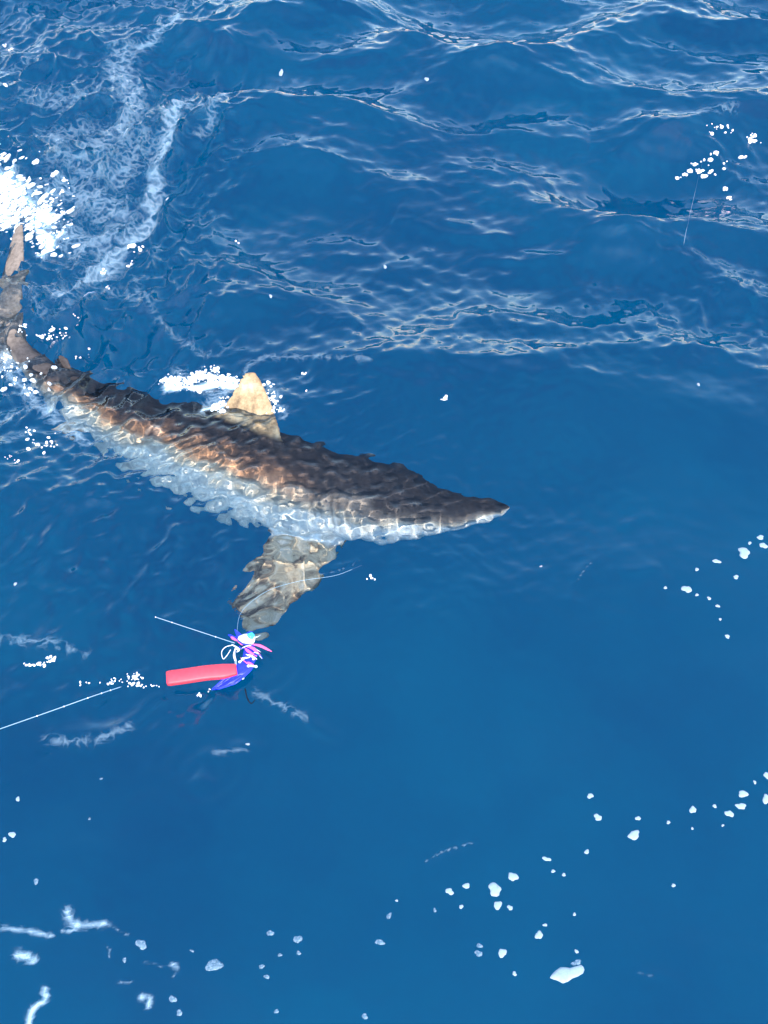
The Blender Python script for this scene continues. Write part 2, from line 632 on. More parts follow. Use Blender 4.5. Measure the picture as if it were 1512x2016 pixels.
def local_fin(px_x, secs, axis, th, off=0.9, lean=0.0):
    P, T, Rt, U, w, h = station(px_x)
    B = {'up': U, 'down': -U, 'right': Rt, 'left': -Rt}[axis[0]] if isinstance(axis[0], str) else axis[0]
    if not isinstance(axis, (list, tuple)): axis = [axis]
    B = np.array(B)
    A = -T
    n = np.cross(A, B)
    o = P + B * (h if axis[0] in ('up', 'down') else w) * off
    fin([(o + A * a + B * b, o + A * a2 + B * b, f) for b, a, a2, f in secs], n, th)


# first dorsal, laid out along its outline, rising from the back to break the surface
dors = [((570, 905), (415, 856), -0.13, 1.2), ((562, 882), (412, 826), -0.048, 1.0), ((556, 864), (410, 814), -0.022, 0.9), ((551, 846), (436, 806), -0.004, 0.85), ((541, 812), (449, 788), 0.026, 0.75),
        ((527, 775), (462, 764), 0.056, 0.6), ((515, 750), (473, 744), 0.074, 0.45), ((503, 733), (482, 732), 0.086, 0.35)]
ds = [(at(*a, z), at(*b, z), f) for a, b, z, f in dors]
fin(ds, np.cross(np.array(ds[1][1]) - np.array(ds[1][0]), np.array(ds[6][0]) - np.array(ds[1][0])), 0.015)
# second dorsal
local_fin(128, [(-0.03, 0.0, 0.085, 1.0), (0.0, 0.0, 0.085, 0.8), (0.02, 0.022, 0.095, 0.6), (0.04, 0.05, 0.085, 0.45)], ['up'], 0.010)
# anal
local_fin(120, [(-0.03, 0.0, 0.075, 1.0), (0.0, 0.0, 0.075, 0.8), (0.025, 0.022, 0.085, 0.6), (0.045, 0.05, 0.08, 0.45)], ['down'], 0.010)
# near pectoral, laid out along its outline in the photograph, sinking away from the body
pect = [((690, 1012), (560, 1000), -0.22, 1.2), ((680, 1052), (532, 1042), -0.245, 1.0), ((655, 1095), (505, 1088), -0.27, 0.85), ((620, 1130), (476, 1132), -0.30, 0.7),
        ((590, 1162), (460, 1175), -0.325, 0.55), ((562, 1198), (462, 1210), -0.35, 0.45), ((535, 1228), (478, 1234), -0.37, 0.35), ((512, 1244), (494, 1246), -0.38, 0.3)]
ps = [(at(*a, z), at(*b, z), f) for a, b, z, f in pect]
e1 = np.array(ps[1][1]) - np.array(ps[1][0])
e2 = np.array(ps[5][0]) - np.array(ps[1][0])
fin(ps, np.cross(e1, e2), 0.017)
# far pectoral: mirror of the near one in the body frame
P0, T0, R0, U0, w0, h0 = station(620)
Mm = np.eye(3) - 2 * np.outer(R0, R0)
fin([(P0 + Mm @ (np.array(a) - P0), P0 + Mm @ (np.array(b) - P0), f) for a, b, f in ps], Mm @ np.cross(e1, e2), 0.017)
# pelvic fins
P0, T0, R0, U0, w0, h0 = station(215)
for sd in (1, -1):
    B = (R0 * sd * 0.75 - U0 * 0.65)
    B /= np.linalg.norm(B)
    o = P0 + B * w0 * 0.86
    A = -T0
    fin([(o + A * a + B * b, o + A * a2 + B * b, f) for b, a, a2, f in
         [(-0.04, -0.02, 0.10, 1.0), (0.0, -0.01, 0.10, 0.9), (0.04, 0.02, 0.115, 0.7), (0.075, 0.06, 0.12, 0.5)]], np.cross(A, B), 0.010)
# caudal fin: long upper lobe sweeping back, short lower lobe
tl = [((52, 690), (8, 700), -0.055, 1.2), ((46, 655), (-6, 660), -0.050, 1.1), ((44, 610), (-14, 610), -0.046, 1.0), ((45, 560), (-8, 565), -0.042, 0.9),
      ((46, 515), (4, 520), -0.034, 0.8), ((46, 475), (14, 482), -0.020, 0.6), ((45, 440), (28, 444), -0.006, 0.4)]
ts = [(at(*a, z), at(*b, z - 0.02), f) for a, b, z, f in tl]
fin(ts, np.cross(np.array(ts[2][1]) - np.array(ts[2][0]), np.array(ts[5][0]) - np.array(ts[1][0])), 0.015)
ll = [((60, 700), (20, 660), -0.06, 1.1), ((30, 715), (0, 668), -0.08, 0.9), ((-10, 735), (-30, 690), -0.11, 0.7), ((-50, 745), (-60, 725), -0.14, 0.4)]
ls_ = [(at(*a, z), at(*b, z), f) for a, b, z, f in ll]
fin(ls_, np.cross(np.array(ls_[1][1]) - np.array(ls_[1][0]), np.array(ls_[3][0]) - np.array(ls_[0][0])), 0.014)

raw = mesh_from(V_, F_)
bm = bmesh.new()
bm.from_mesh(raw)
bmesh.ops.recalc_face_normals(bm, faces=bm.faces)
bm.to_mesh(raw)
bm.free()
tmp = bpy.data.objects.new('tmp', raw)
col.objects.link(tmp)
rm = tmp.modifiers.new('r', 'REMESH')
rm.mode = 'VOXEL'
rm.voxel_size = 0.0052
sm = tmp.modifiers.new('s', 'SMOOTH')
sm.factor = 0.5
sm.iterations = 4
dg = bpy.context.evaluated_depsgraph_get()
bme = bpy.data.meshes.new_from_object(tmp.evaluated_get(dg))
bpy.data.objects.remove(tmp)
bme.name = 'shark_body'
bme.materials.clear()

nv = len(bme.vertices)
co = np.empty(nv * 3, np.float32)
bme.vertices.foreach_get('co', co)
co = co.reshape(-1, 3).astype(float)
near = np.empty(nv, int)
for a in range(0, nv, 8000):
    d2 = ((co[a:a + 8000, None, :] - SPn[None]) ** 2).sum(-1)
    near[a:a + 8000] = d2.argmin(1)
rel = co - SPn[near]
lr = (rel * SR[near]).sum(1)
lu = (rel * SU[near]).sum(1)
el = np.hypot(lr / np.maximum(SW[near], 0.01), lu / np.maximum(SHh[near], 0.01))
height = np.clip(lu / np.maximum(SHh[near], 0.01), -1.4, 1.4)
along = near / (len(dense) - 1)
finm = smooth(1.04, 1.24, el) * (1 - smooth(0.68, 0.80, along))
gill = np.zeros(nv)
gx = [705, 688, 672, 657, 643]
L_ = np.concatenate([[0], np.cumsum(np.linalg.norm(np.diff(SPn, axis=0), axis=1))])
arc = L_[near] - (rel * ST[near]).sum(1)
for g in gx:
    i = int(np.argmin(np.abs(SPX - g)))
    gill = np.maximum(gill, np.exp(-((arc - L_[i] - 0.02 * height) / 0.005) ** 2) * smooth(0.45, 0.25, height) * smooth(-0.55, -0.35, height) * (np.abs(lr) > 0.4 * SW[near]))
nrm = np.empty(nv * 3, np.float32)
bme.vertices.foreach_get('normal', nrm)
nrm = nrm.reshape(-1, 3)
co -= nrm * (gill * 0.006)[:, None]
bme.vertices.foreach_set('co', co.astype(np.float32).ravel())
sc_ray = np.array(at(297, 852, -0.30)) - np.array(at(297, 852, -0.001))
sc_ray /= np.linalg.norm(sc_ray)
sc_o = np.array(at(297, 852, -0.001))
dd = co - sc_o
tt = dd @ sc_ray
perp = np.linalg.norm(dd - tt[:, None] * sc_ray, axis=1)
cand = np.where(perp < 0.008)[0]
sc_c = co[cand[np.argmin(tt[cand])]]
sd_ = np.linalg.norm(co - sc_c, axis=1) * (1 + 0.15 * np.sin(3 * np.arctan2(co[:, 2] - sc_c[2], co[:, 0] - sc_c[0])))
scar = np.exp(-((sd_ - 0.024) / 0.009) ** 2)
scar_in = np.exp(-(sd_ / 0.014) ** 2)
for nm, arr in (('scar', scar), ('scar_in', scar_in), ('height', height), ('fin', finm), ('along', along), ('gill', gill), ('arc', arc)):
    a_ = bme.attributes.new(nm, 'FLOAT', 'POINT')
    a_.data.foreach_set('value', arr.astype(np.float32))
bme.update()

m_skin, nt, out = new_mat('shark_skin')
tc = N(nt, 'ShaderNodeTexCoord')
aH = N(nt, 'ShaderNodeAttribute', attribute_name='height').outputs['Fac']
aF = N(nt, 'ShaderNodeAttribute', attribute_name='fin').outputs['Fac']
aA = N(nt, 'ShaderNodeAttribute', attribute_name='along').outputs['Fac']
aG = N(nt, 'ShaderNodeAttribute', attribute_name='gill').outputs['Fac']
nz = N(nt, 'ShaderNodeTexNoise', Scale=11.0, Detail=5.0, Roughness=0.62)
nt.links.new(tc.outputs['Object'], nz.inputs['Vector'])
nf = N(nt, 'ShaderNodeTexNoise', Scale=60.0, Detail=4.0, Roughness=0.7)
nt.links.new(tc.outputs['Object'], nf.inputs['Vector'])
hh = math_n(nt, 'ADD', aH, math_n(nt, 'MULTIPLY', math_n(nt, 'SUBTRACT', nz.outputs[0], 0.5), 0.75))
hh = math_n(nt, 'ADD', hh, math_n(nt, 'MULTIPLY', math_n(nt, 'SUBTRACT', nf.outputs[0], 0.5), 0.28))
hv = math_n(nt, 'ADD', math_n(nt, 'MULTIPLY', hh, 0.5), 0.5)
bodyc = ramp(nt, hv, [(0.36, (0.90, 0.80, 0.64)), (0.53, (0.76, 0.57, 0.37)), (0.67, (0.54, 0.25, 0.12)), (0.78, (0.13, 0.066, 0.040)), (0.87, (0.026, 0.019, 0.018))])
headc = ramp(nt, hv, [(0.34, (0.86, 0.81, 0.71)), (0.46, (0.50, 0.42, 0.32)), (0.58, (0.22, 0.17, 0.135)), (0.74, (0.036, 0.028, 0.027))])
hd = ramp(nt, aA, [(0.36, (1, 1, 1)), (0.50, (0, 0, 0))])
tl_ = ramp(nt, aA, [(0.72, (0, 0, 0)), (0.84, (1, 1, 1))])
c1 = mixc(nt, hd, bodyc, headc)
tailc = ramp(nt, hv, [(0.20, (0.62, 0.61, 0.57)), (0.38, (0.30, 0.26, 0.22)), (0.7, (0.075, 0.062, 0.058))])
c1 = mixc(nt, tl_, c1, tailc)
dorsc = ramp(nt, nz.outputs[0], [(0.34, (0.17, 0.11, 0.065)), (0.46, (0.36, 0.235, 0.125)), (0.62, (0.46, 0.345, 0.21)), (0.72, (0.50, 0.42, 0.31))])
nb = N(nt, 'ShaderNodeTexNoise', Scale=17.0, Detail=4.0, Roughness=0.6)
nt.links.new(tc.outputs['Object'], nb.inputs['Vector'])
pecc = ramp(nt, nb.outputs[0], [(0.32, (0.055, 0.042, 0.038)), (0.42, (0.26, 0.17, 0.105)), (0.52, (0.56, 0.39, 0.23)), (0.68, (0.66, 0.53, 0.38))])
lobe = ramp(nt, aA, [(0.90, (0, 0, 0)), (0.96, (1, 1, 1))])
lobec = mixc(nt, nz.outputs[0], (0.14, 0.10, 0.08), (0.34, 0.26, 0.20))
finc = mixc(nt, math_n(nt, 'GREATER_THAN', aH, 0.0), pecc, dorsc)
c1 = mixc(nt, aF, c1, finc)
c1 = mixc(nt, lobe, c1, lobec)
mott = ramp(nt, nf.outputs[0], [(0.3, (0.62, 0.62, 0.62)), (0.7, (1.22, 1.22, 1.22))])
aS = N(nt, 'ShaderNodeAttribute', attribute_name='scar').outputs['Fac']
aI = N(nt, 'ShaderNodeAttribute', attribute_name='scar_in').outputs['Fac']
c1 = mixc(nt, math_n(nt, 'MULTIPLY', aS, 0.85), c1, (0.62, 0.36, 0.22))
c1 = mixc(nt, math_n(nt, 'MULTIPLY', aI, 0.7), c1, (0.10, 0.06, 0.05))
c1 = mixc(nt, 1.0, c1, mott, 'MULTIPLY')
c1 = mixc(nt, math_n(nt, 'MULTIPLY', aG, 0.4), c1, (0.03, 0.025, 0.025))
bs = N(nt, 'ShaderNodeBsdfPrincipled', Roughness=0.55)
bs.inputs['Specular IOR Level'].default_value = 0.08
nt.links.new(c1, bs.inputs['Base Color'])
nt.links.new(bs.outputs[0], out.inputs['Surface'])

shark = bpy.data.objects.new('shark', None)
col.objects.link(shark)
shark.empty_display_size = 0.2
tag(shark, 'brown and white shark swimming just under the surface with its dorsal fin up', 'shark')
body = link('body', bme, m_skin, shark)
body.cycles.is_caustics_receiver = True
m_eye, nt, out = new_mat('shark_eye')
bs = N(nt, 'ShaderNodeBsdfPrincipled', Roughness=0.15)
bs.inputs['Base Color'].default_value = (0.012, 0.012, 0.013, 1)
nt.links.new(bs.outputs[0], out.inputs['Surface'])
P0, T0, R0, U0, w0, h0 = station(868)
for sd in (1, -1):
    bm = bmesh.new()
    bmesh.ops.create_uvsphere(bm, u_segments=16, v_segments=10, radius=0.007)
    me = bpy.data.meshes.new('eye')
    bm.to_mesh(me)
    bm.free()
    e = link('eye', me, m_eye, shark)
    e.location = Vector(P0 + R0 * sd * w0 * 0.88 - U0 * h0 * 0.12)

# ---------------------------------------------------------------- simple materials
def paint(name, c, rough=0.4, noise=0.0, spec=0.5):
    m, nt, out = new_mat(name)
    b = N(nt, 'ShaderNodeBsdfPrincipled', Roughness=rough)
    b.inputs['Specular IOR Level'].default_value = spec
    if noise:
        t = N(nt, 'ShaderNodeTexCoord')
        n = N(nt, 'ShaderNodeTexNoise', Scale=noise, Detail=3.0)
        nt.links.new(t.outputs['Object'], n.inputs['Vector'])
        cc = mixc(nt, n.outputs[0], tuple(v * 0.72 for v in c), tuple(min(1, v * 1.2) for v in c))
        nt.links.new(cc, b.inputs['Base Color'])
    else:
        b.inputs['Base Color'].default_value = (*c, 1)
    nt.links.new(b.outputs[0], out.inputs['Surface'])
    return m


M_RED = paint('lure_red', (0.66, 0.040, 0.062), 0.5, 90)
M_PINK = paint('lure_pink', (0.85, 0.12, 0.30), 0.35)
M_BLUE = paint('lure_blue', (0.02, 0.035, 0.75), 0.35)
M_WHITE = paint('lure_white', (0.78, 0.80, 0.84), 0.35)
M_CYAN = paint('lure_cyan', (0.05, 0.52, 0.66), 0.25)
M_LINE = paint('line_nylon', (0.26, 0.42, 0.52), 0.35)
M_FOAM = paint('foam_white', (0.66, 0.70, 0.72), 0.7, 160)
M_FLECK = paint('foam_fleck_white', (0.27, 0.34, 0.38), 0.8, 220)
M_BUB = paint('bubble_white', (0.85, 0.85, 0.83), 0.25)
M_SHADE_HOOK = paint('lure_shade_dark', (0.03, 0.03, 0.035), 0.4)

M_THIN_SHADE, nt, out = new_mat('thin_shaded_foam')
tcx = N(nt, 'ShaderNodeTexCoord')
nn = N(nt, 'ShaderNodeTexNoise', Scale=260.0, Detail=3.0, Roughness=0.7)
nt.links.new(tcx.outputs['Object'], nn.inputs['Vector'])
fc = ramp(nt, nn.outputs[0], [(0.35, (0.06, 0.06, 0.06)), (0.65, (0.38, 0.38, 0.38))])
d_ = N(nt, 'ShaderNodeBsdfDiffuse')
d_.inputs['Color'].default_value = (0.50, 0.66, 0.76, 1)  # blue in the foam colour stands in for the boat's shade
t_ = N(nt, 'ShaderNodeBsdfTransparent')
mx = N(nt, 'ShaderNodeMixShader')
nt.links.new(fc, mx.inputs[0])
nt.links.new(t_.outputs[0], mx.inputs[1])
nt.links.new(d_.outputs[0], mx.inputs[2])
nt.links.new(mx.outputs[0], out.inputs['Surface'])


def tube_mesh(pts, radii, seg=8, flat=None):
    """tube along points; flat = ratio of thickness to width for ribbons"""
    P = np.array([tuple(p) for p in pts], float)
    if np.isscalar(radii): radii = [radii] * len(P)
    T = np.gradient(P, axis=0)
    T /= np.linalg.norm(T, axis=1)[:, None] + 1e-12
    vs_, fs_ = [], []
    for i in range(len(P)):
        ref = np.array([0, 0, 1.0]) if abs(T[i][2]) < 0.92 else np.array([0, 1.0, 0])
        a = np.cross(T[i], ref)
        a /= np.linalg.norm(a)
        b = np.cross(a, T[i])
        for j in range(seg):
            th = 2 * math.pi * j / seg
            vs_.append(P[i] + a * math.cos(th) * radii[i] + b * math.sin(th) * radii[i] * (flat or 1.0))
    for i in range(len(P) - 1):
        for j in range(seg):
            a = i * seg + j
            b = i * seg + (j + 1) % seg
            fs_.append((a, b, b + seg, a + seg))
    fs_.append(tuple(range(seg))[::-1])
    fs_.append(tuple((len(P) - 1) * seg + j for j in range(seg)))
    return mesh_from(vs_, fs_)


def curve(pts, n=10):
    return resample(np.array([tuple(p) for p in pts], float), n)


def on_sea(x, y, dz=0.0):
    """point of the sea surface under a photo pixel, refined for the wave height there"""
    p = at(x, y)
    z = 0.0
    for _ in range(3):
        z = float(surf(p.x, p.y)[0])
        d = ray(x, y)
        t = (z - CAM_H) / d.z
        p = Vector((0, 0, CAM_H)) + d * t
    return Vector((p.x, p.y, z + dz))


def on_sea_many(A):
    A = np.asarray(A, float)
    D = np.array([tuple(ray(x, y)) for x, y in A])
    z = np.zeros(len(A))
    for _ in range(3):
        t = (z - CAM_H) / D[:, 2]
        X, Y = D[:, 0] * t, D[:, 1] * t
        z = surf(X, Y)
    return np.stack([X, Y, z], 1)


# ---------------------------------------------------------------- trolling lure
rnd = random.Random(4)
lure_o = on_sea(440, 1325)
lure = bpy.data.objects.new('fishing_lure', None)
col.objects.link(lure)
lure.location = lure_o
lure.empty_display_size = 0.05
tag(lure, 'red and blue skirted fishing lure with white and pink streamers floating on the water', 'fishing lure')


def lpart(name, me, m, parent=lure):
    me.transform(Matrix.Translation(-lure_o))
    o = link(name, me, m, lure)
    return o


def ltube(name, pix, r, m, seg=8, flat=None, n=8):
    pts = [at(x, y, lure_o.z + z) if lure_o.z + z >= 0 else at(x, y, 0) + Vector((0, 0, lure_o.z + z)) for x, y, z in pix]
    return lpart(name, tube_mesh(curve(pts, n), r if np.isscalar(r) else list(np.interp(np.linspace(0, 1, (len(pix) - 1) * n + 1), np.linspace(0, 1, len(r)), r)), seg, flat), m)


# red slab body: rounded box swept along its axis, tapering to the skirt
cx = curve([at(x, y, 0.012 + z) for x, y, z in ((329, 1336, 0.010), (365, 1331, 0.012), (405, 1325, 0.013), (440, 1322, 0.012), (466, 1318, 0.010))], 6)
vs_, fs_ = [], []
T_ = np.gradient(cx, axis=0)
T_ /= np.linalg.norm(T_, axis=1)[:, None]
SEG = 20
for i, p in enumerate(cx):
    up_ = np.array([0, -0.25, 0.97])
    sd_ = np.cross(T_[i], up_)
    sd_ /= np.linalg.norm(sd_)
    up_ = np.cross(sd_, T_[i])
    f = i / (len(cx) - 1)
    e_ = min(1, 0.93 + f * 2) * (1 - 0.25 * max(0, f - 0.75) / 0.25)
    for j in range(SEG):
        th = 2 * math.pi * j / SEG
        c_, s_ = math.cos(th), math.sin(th)
        vs_.append(p + sd_ * 0.0205 * e_ * math.copysign(abs(c_) ** 0.32, c_) + up_ * 0.013 * e_ * math.copysign(abs(s_) ** 0.6, s_))
for i in range(len(cx) - 1):
    for j in range(SEG):
        a = i * SEG + j
        b = i * SEG + (j + 1) % SEG
        fs_.append((a, b, b + SEG, a + SEG))
fs_.append(tuple(range(SEG))[::-1])
fs_.append(tuple((len(cx) - 1) * SEG + j for j in range(SEG)))
lpart('body', mesh_from(vs_, fs_), M_RED)
# blue skirt strands fanning from the body's end up to the head
for k in range(30):
    o1, o2, o3 = rnd.uniform(-10, 10), rnd.uniform(-7, 12), rnd.uniform(-9, 12)
    st = rnd.uniform(0, 30)
    ltube('skirt_strand', [(414 + st, 1350 - 0.40 * st + o1 * 0.35, 0.008), (455 + o1, 1328 + o2, 0.022), (482 + o2, 1308 + o3, 0.028), (490 + o3, 1288 + o1, 0.030), (493 + o1 * 0.8, 1268 + o2 * 0.6, 0.026)],
          [0.0014, 0.0044, 0.0048, 0.0040, 0.0018], M_BLUE, 6, 0.4, 5)
for k in range(7):
    a_, b_ = rnd.uniform(-10, 10), rnd.uniform(-8, 8)
    ltube('skirt_strand', [(458 + a_, 1250 + b_ * 0.6, 0.03), (475 + b_, 1262 + a_ * 0.4, 0.034), (500, 1272 + b_ * 0.5, 0.03)], [0.001, 0.0035, 0.002], M_BLUE, 6, 0.4, 5)
ltube('fin', [(462, 1239, 0.035), (470, 1250, 0.036), (480, 1262, 0.032)], [0.0012, 0.007, 0.011], M_BLUE, 8, 0.35, 5)
ltube('head', [(470, 1256, 0.036), (480, 1257, 0.038), (492, 1258, 0.038), (501, 1260, 0.034)], [0.006, 0.014, 0.016, 0.010], M_WHITE, 14, 0.85, 6)
ltube('head_cap', [(488, 1251, 0.046), (494, 1252, 0.048), (500, 1254, 0.046)], [0.007, 0.012, 0.007], M_CYAN, 12, 0.8, 6)
for q in ([(454, 1251, 0.03), (460, 1257, 0.034), (468, 1262, 0.034)], [(486, 1273, 0.036), (498, 1276, 0.040), (508, 1286, 0.036), (514, 1290, 0.03)],
          [(496, 1268, 0.036), (512, 1271, 0.034), (526, 1277, 0.032), (535, 1281, 0.03)], [(484, 1304, 0.036), (492, 1306, 0.038), (502, 1311, 0.034)],
          [(482, 1276, 0.040), (492, 1284, 0.040), (506, 1292, 0.034)]):
    ltube('streamer', q, [0.0016, 0.0048, 0.0036, 0.0008], M_PINK, 6, 0.3, 5)
for q in ([(463, 1276, 0.036), (461, 1290, 0.034), (464, 1304, 0.03), (459, 1318, 0.024)], [(456, 1268, 0.034), (470, 1278, 0.040), (466, 1284, 0.038)],
          [(484, 1288, 0.040), (496, 1292, 0.042), (506, 1298, 0.036)], [(472, 1304, 0.038), (480, 1296, 0.042), (492, 1294, 0.044)],
          [(486, 1311, 0.036), (498, 1311, 0.038), (507, 1313, 0.034)]):
    ltube('streamer', q, [0.0012, 0.0034, 0.0030, 0.0010], M_WHITE, 6, 0.4, 5)
for k in range(14):
    mm = (M_BLUE, M_WHITE, M_PINK, M_BLUE)[k % 4]
    x0, y0 = rnd.uniform(466, 500), rnd.uniform(1256, 1300)
    dx, dy = rnd.uniform(-22, 30), rnd.uniform(-16, 18)
    ltube('streamer', [(x0, y0, 0.034), (x0 + dx * 0.5 + rnd.uniform(-5, 5), y0 + dy * 0.5 + rnd.uniform(-5, 5), 0.040), (x0 + dx, y0 + dy, 0.026)], [0.0014, 0.0016, 0.0005], mm, 5, 0.5, 5)
ltube('snap_loop', [(457, 1270, 0.034), (444, 1273, 0.032), (436, 1282, 0.03), (439, 1295, 0.028), (447, 1288, 0.03), (454, 1278, 0.032)], 0.0010, M_WHITE, 6, None, 6)
for (bx_, by_) in ((466, 1277), (478, 1297), (472, 1303), (499, 1297), (504, 1312), (489, 1311)):
    bm = bmesh.new()
    bmesh.ops.create_icosphere(bm, subdivisions=2, radius=0.0040)
    me = bpy.data.meshes.new('bead')
    bm.to_mesh(me)
    bm.free()
    me.transform(Matrix.Translation(at(bx_, by_, lure_o.z + 0.042)))
    lpart('bead', me, M_WHITE)
ltube('shade_hook', [(480, 1345, 0.002), (484, 1362, -0.004), (492, 1372, -0.006), (500, 1366, 0.0)], [0.002, 0.002, 0.0018, 0.0008], M_SHADE_HOOK, 6, None, 6)  # dark hook-shaped piece stands in for the lure's shadow on the water


# ---------------------------------------------------------------- fishing lines
def line_thing(pts, r, label, knots=()):
    c = curve(pts, 10)
    o = Vector(c[-1])
    e = bpy.data.objects.new('fishing_line', None)
    col.objects.link(e)
    e.location = o
    e.empty_display_size = 0.03
    tag(e, label, 'fishing line')
    me = tube_mesh(c, r, 6)
    me.transform(Matrix.Translation(-o))
    link('strand', me, M_LINE, e)
    for t in knots:
        k = Vector(c[int(t * (len(c) - 1))])
        bm = bmesh.new()
        bmesh.ops.create_icosphere(bm, subdivisions=1, radius=r * 2.0)
        km = bpy.data.meshes.new('knot')
        bm.to_mesh(km)
        bm.free()
        km.transform(Matrix.Translation(k - o))
        link('knot', km, M_WHITE, e)
    return e


line_thing([at(-420, 1583, 0.40), at(-150, 1488, 0.20), at(0, 1435, 0.10), at(100, 1400, 0.045), at(180, 1371.5, 0.018), on_sea(240, 1350, -0.004)], 0.0011,
           'pale fishing line rising out of the sea at the edge of a foam trail', (0.55, 0.66, 0.78, 0.86, 0.93))
lh = at(462, 1266, lure_o.z + 0.034)
l0 = on_sea(307, 1217, 0.006)
line_thing([l0, l0.lerp(lh, 0.35), l0.lerp(lh, 0.7), lh], 0.0010,
           'straight pale leader with a loose tip tied to the head of the lure', (0.02, 0.2, 0.75))
line_thing([at(466, 1248, lure_o.z + 0.036), on_sea(472, 1215, 0.006), on_sea(490, 1190, 0.003), on_sea(530, 1163, 0.003), on_sea(590, 1145, 0.003), on_sea(660, 1134, 0.003), on_sea(712, 1112, -0.003)], 0.0004,
           'thin curved leader running from the lure past the tip of the pectoral fin')
line_thing([on_sea(1346, 482, -0.002), on_sea(1352, 450, 0.002), on_sea(1368, 380, 0.003), on_sea(1383, 320, -0.002)], 0.0004,
           'faint thin line hanging below sparkling bubbles on a wave')

# ---------------------------------------------------------------- floating foam flecks, each its own
FLECKS = [  # pixel, half width, half height (px), thin with blue shade tint?
    (1162, 1567, 6, 5, 0), (1177, 1609, 8, 6, 0), (1256, 1611, 5, 4, 0), (1316, 1619, 4, 3, 0), (1248, 1644, 12, 8, 0), (1364, 1594, 7, 6, 0), (1407, 1587, 4, 3, 0),
    (1436, 1602, 8, 6, 0), (1459, 1587, 9, 6, 0), (1463, 1563, 8, 7, 0), (1509, 1573, 8, 8, 0), (1486, 1540, 3, 3, 0), (1510, 1527, 6, 6, 0), (1155, 1677, 5, 4, 0),
    (1076, 1691, 8, 4, 0), (1089, 1715, 4, 3, 0), (1110, 1722, 4, 3, 0), (1010, 1726, 9, 9, 0), (974, 1751, 13, 12, 0), (980, 1782, 9, 7, 0), (1004, 1787, 5, 5, 0),
    (918, 1744, 6, 6, 0), (885, 1755, 8, 6, 0), (908, 1785, 4, 4, 0), (1061, 1841, 8, 7, 0), (989, 1876, 9, 7, 0), (748, 1855, 10, 5, 1), (766, 1803, 4, 7, 1),
    (1326, 1743, 4, 3, 0), (781, 1773, 3, 2, 0), (856, 1792, 3, 4, 1), (1073, 1821, 4, 3, 0), (1135, 1873, 3, 4, 0), (944, 1862, 6, 4, 1), (942, 1877, 7, 6, 1),
    (1013, 1917, 4, 4, 0), (718, 2001, 6, 5, 1), (1423, 1625, 3, 2, 0), (1363, 1631, 2, 3, 0), (1131, 1800, 3, 3, 0),
    (1465, 1088, 12, 10, 0), (1352, 1160, 10, 7, 0), (1503, 1074, 8, 5, 0), (1497, 1058, 7, 4, 0), (1411, 1105, 8, 4, 0), (1449, 1136, 5, 4, 0), (1310, 1157, 3, 3, 0),
    (1396, 1178, 4, 3, 0), (1413, 1193, 4, 3, 0), (1372, 1171, 3, 3, 0), (1418, 1219, 3, 2, 0), (1432, 1253, 5, 3, 0), (1372, 1121, 4, 3, 0), (1476, 1069, 3, 3, 0),
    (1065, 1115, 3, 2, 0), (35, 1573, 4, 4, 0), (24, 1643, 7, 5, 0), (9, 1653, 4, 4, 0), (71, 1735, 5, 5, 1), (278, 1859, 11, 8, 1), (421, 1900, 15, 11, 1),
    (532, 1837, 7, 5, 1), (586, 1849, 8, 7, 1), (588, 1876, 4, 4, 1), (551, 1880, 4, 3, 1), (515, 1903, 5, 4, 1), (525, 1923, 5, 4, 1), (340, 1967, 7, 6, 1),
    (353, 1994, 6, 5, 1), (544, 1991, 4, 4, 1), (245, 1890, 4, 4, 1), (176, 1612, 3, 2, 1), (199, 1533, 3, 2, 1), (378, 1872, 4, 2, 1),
    (935, 103, 5, 4, 0), (840, 156, 4, 3, 0), (553, 138, 4, 4, 0), (758, 525, 3, 4, 0), (1375, 757, 3, 3, 0), (30, 1150, 4, 3, 0), (488, 1465, 4, 3, 0), (533, 583, 3, 3, 0)]


def fleck_mesh(p, ex, ey, hx, hy, seed, hgt):
    """low irregular cushion of foam around p, spanned by ground vectors ex, ey"""
    r = random.Random(seed)
    n = 18
    ph = [r.uniform(0, 6.28) for _ in range(4)]
    rad = [1 + 0.16 * math.sin(2 * 2 * math.pi * j / n + ph[0]) + 0.12 * math.sin(3 * 2 * math.pi * j / n + ph[1]) + 0.08 * math.sin(5 * 2 * math.pi * j / n + ph[2]) + r.uniform(-0.05, 0.05) for j in range(n)]
    vs_, fs_ = [(0, 0, hgt)], []
    for q, (f, z) in enumerate(((0.35, 0.97), (0.66, 0.80), (0.88, 0.50), (1.0, -0.12))):
        for j in range(n):
            th = 2 * math.pi * j / n
            v = ex * (math.cos(th) * hx * rad[j] * f) + ey * (math.sin(th) * hy * rad[j] * f)
            vs_.append((v[0], v[1], v[2] + hgt * (z + r.uniform(-0.10, 0.10) * (q < 3))))
    for j in range(n):
        fs_.append((0, 1 + j, 1 + (j + 1) % n))
    for q in range(3):
        for j in range(n):
            a = 1 + q * n + j
            b = 1 + q * n + (j + 1) % n
            fs_.append((a, a + n, b + n, b))
    return mesh_from(vs_, fs_)


SLAB = [(1117, 1917, 31, 13, 0), (1135, 1895, 9, 5, 1)]
ALLF = FLECKS + SLAB
FP = on_sea_many([(f[0], f[1]) for f in ALLF])
E_ = 0.02
FN = np.stack([surf(FP[:, 0] - E_, FP[:, 1]) - surf(FP[:, 0] + E_, FP[:, 1]), surf(FP[:, 0], FP[:, 1] - E_) - surf(FP[:, 0], FP[:, 1] + E_), np.full(len(FP), 2 * E_)], 1)


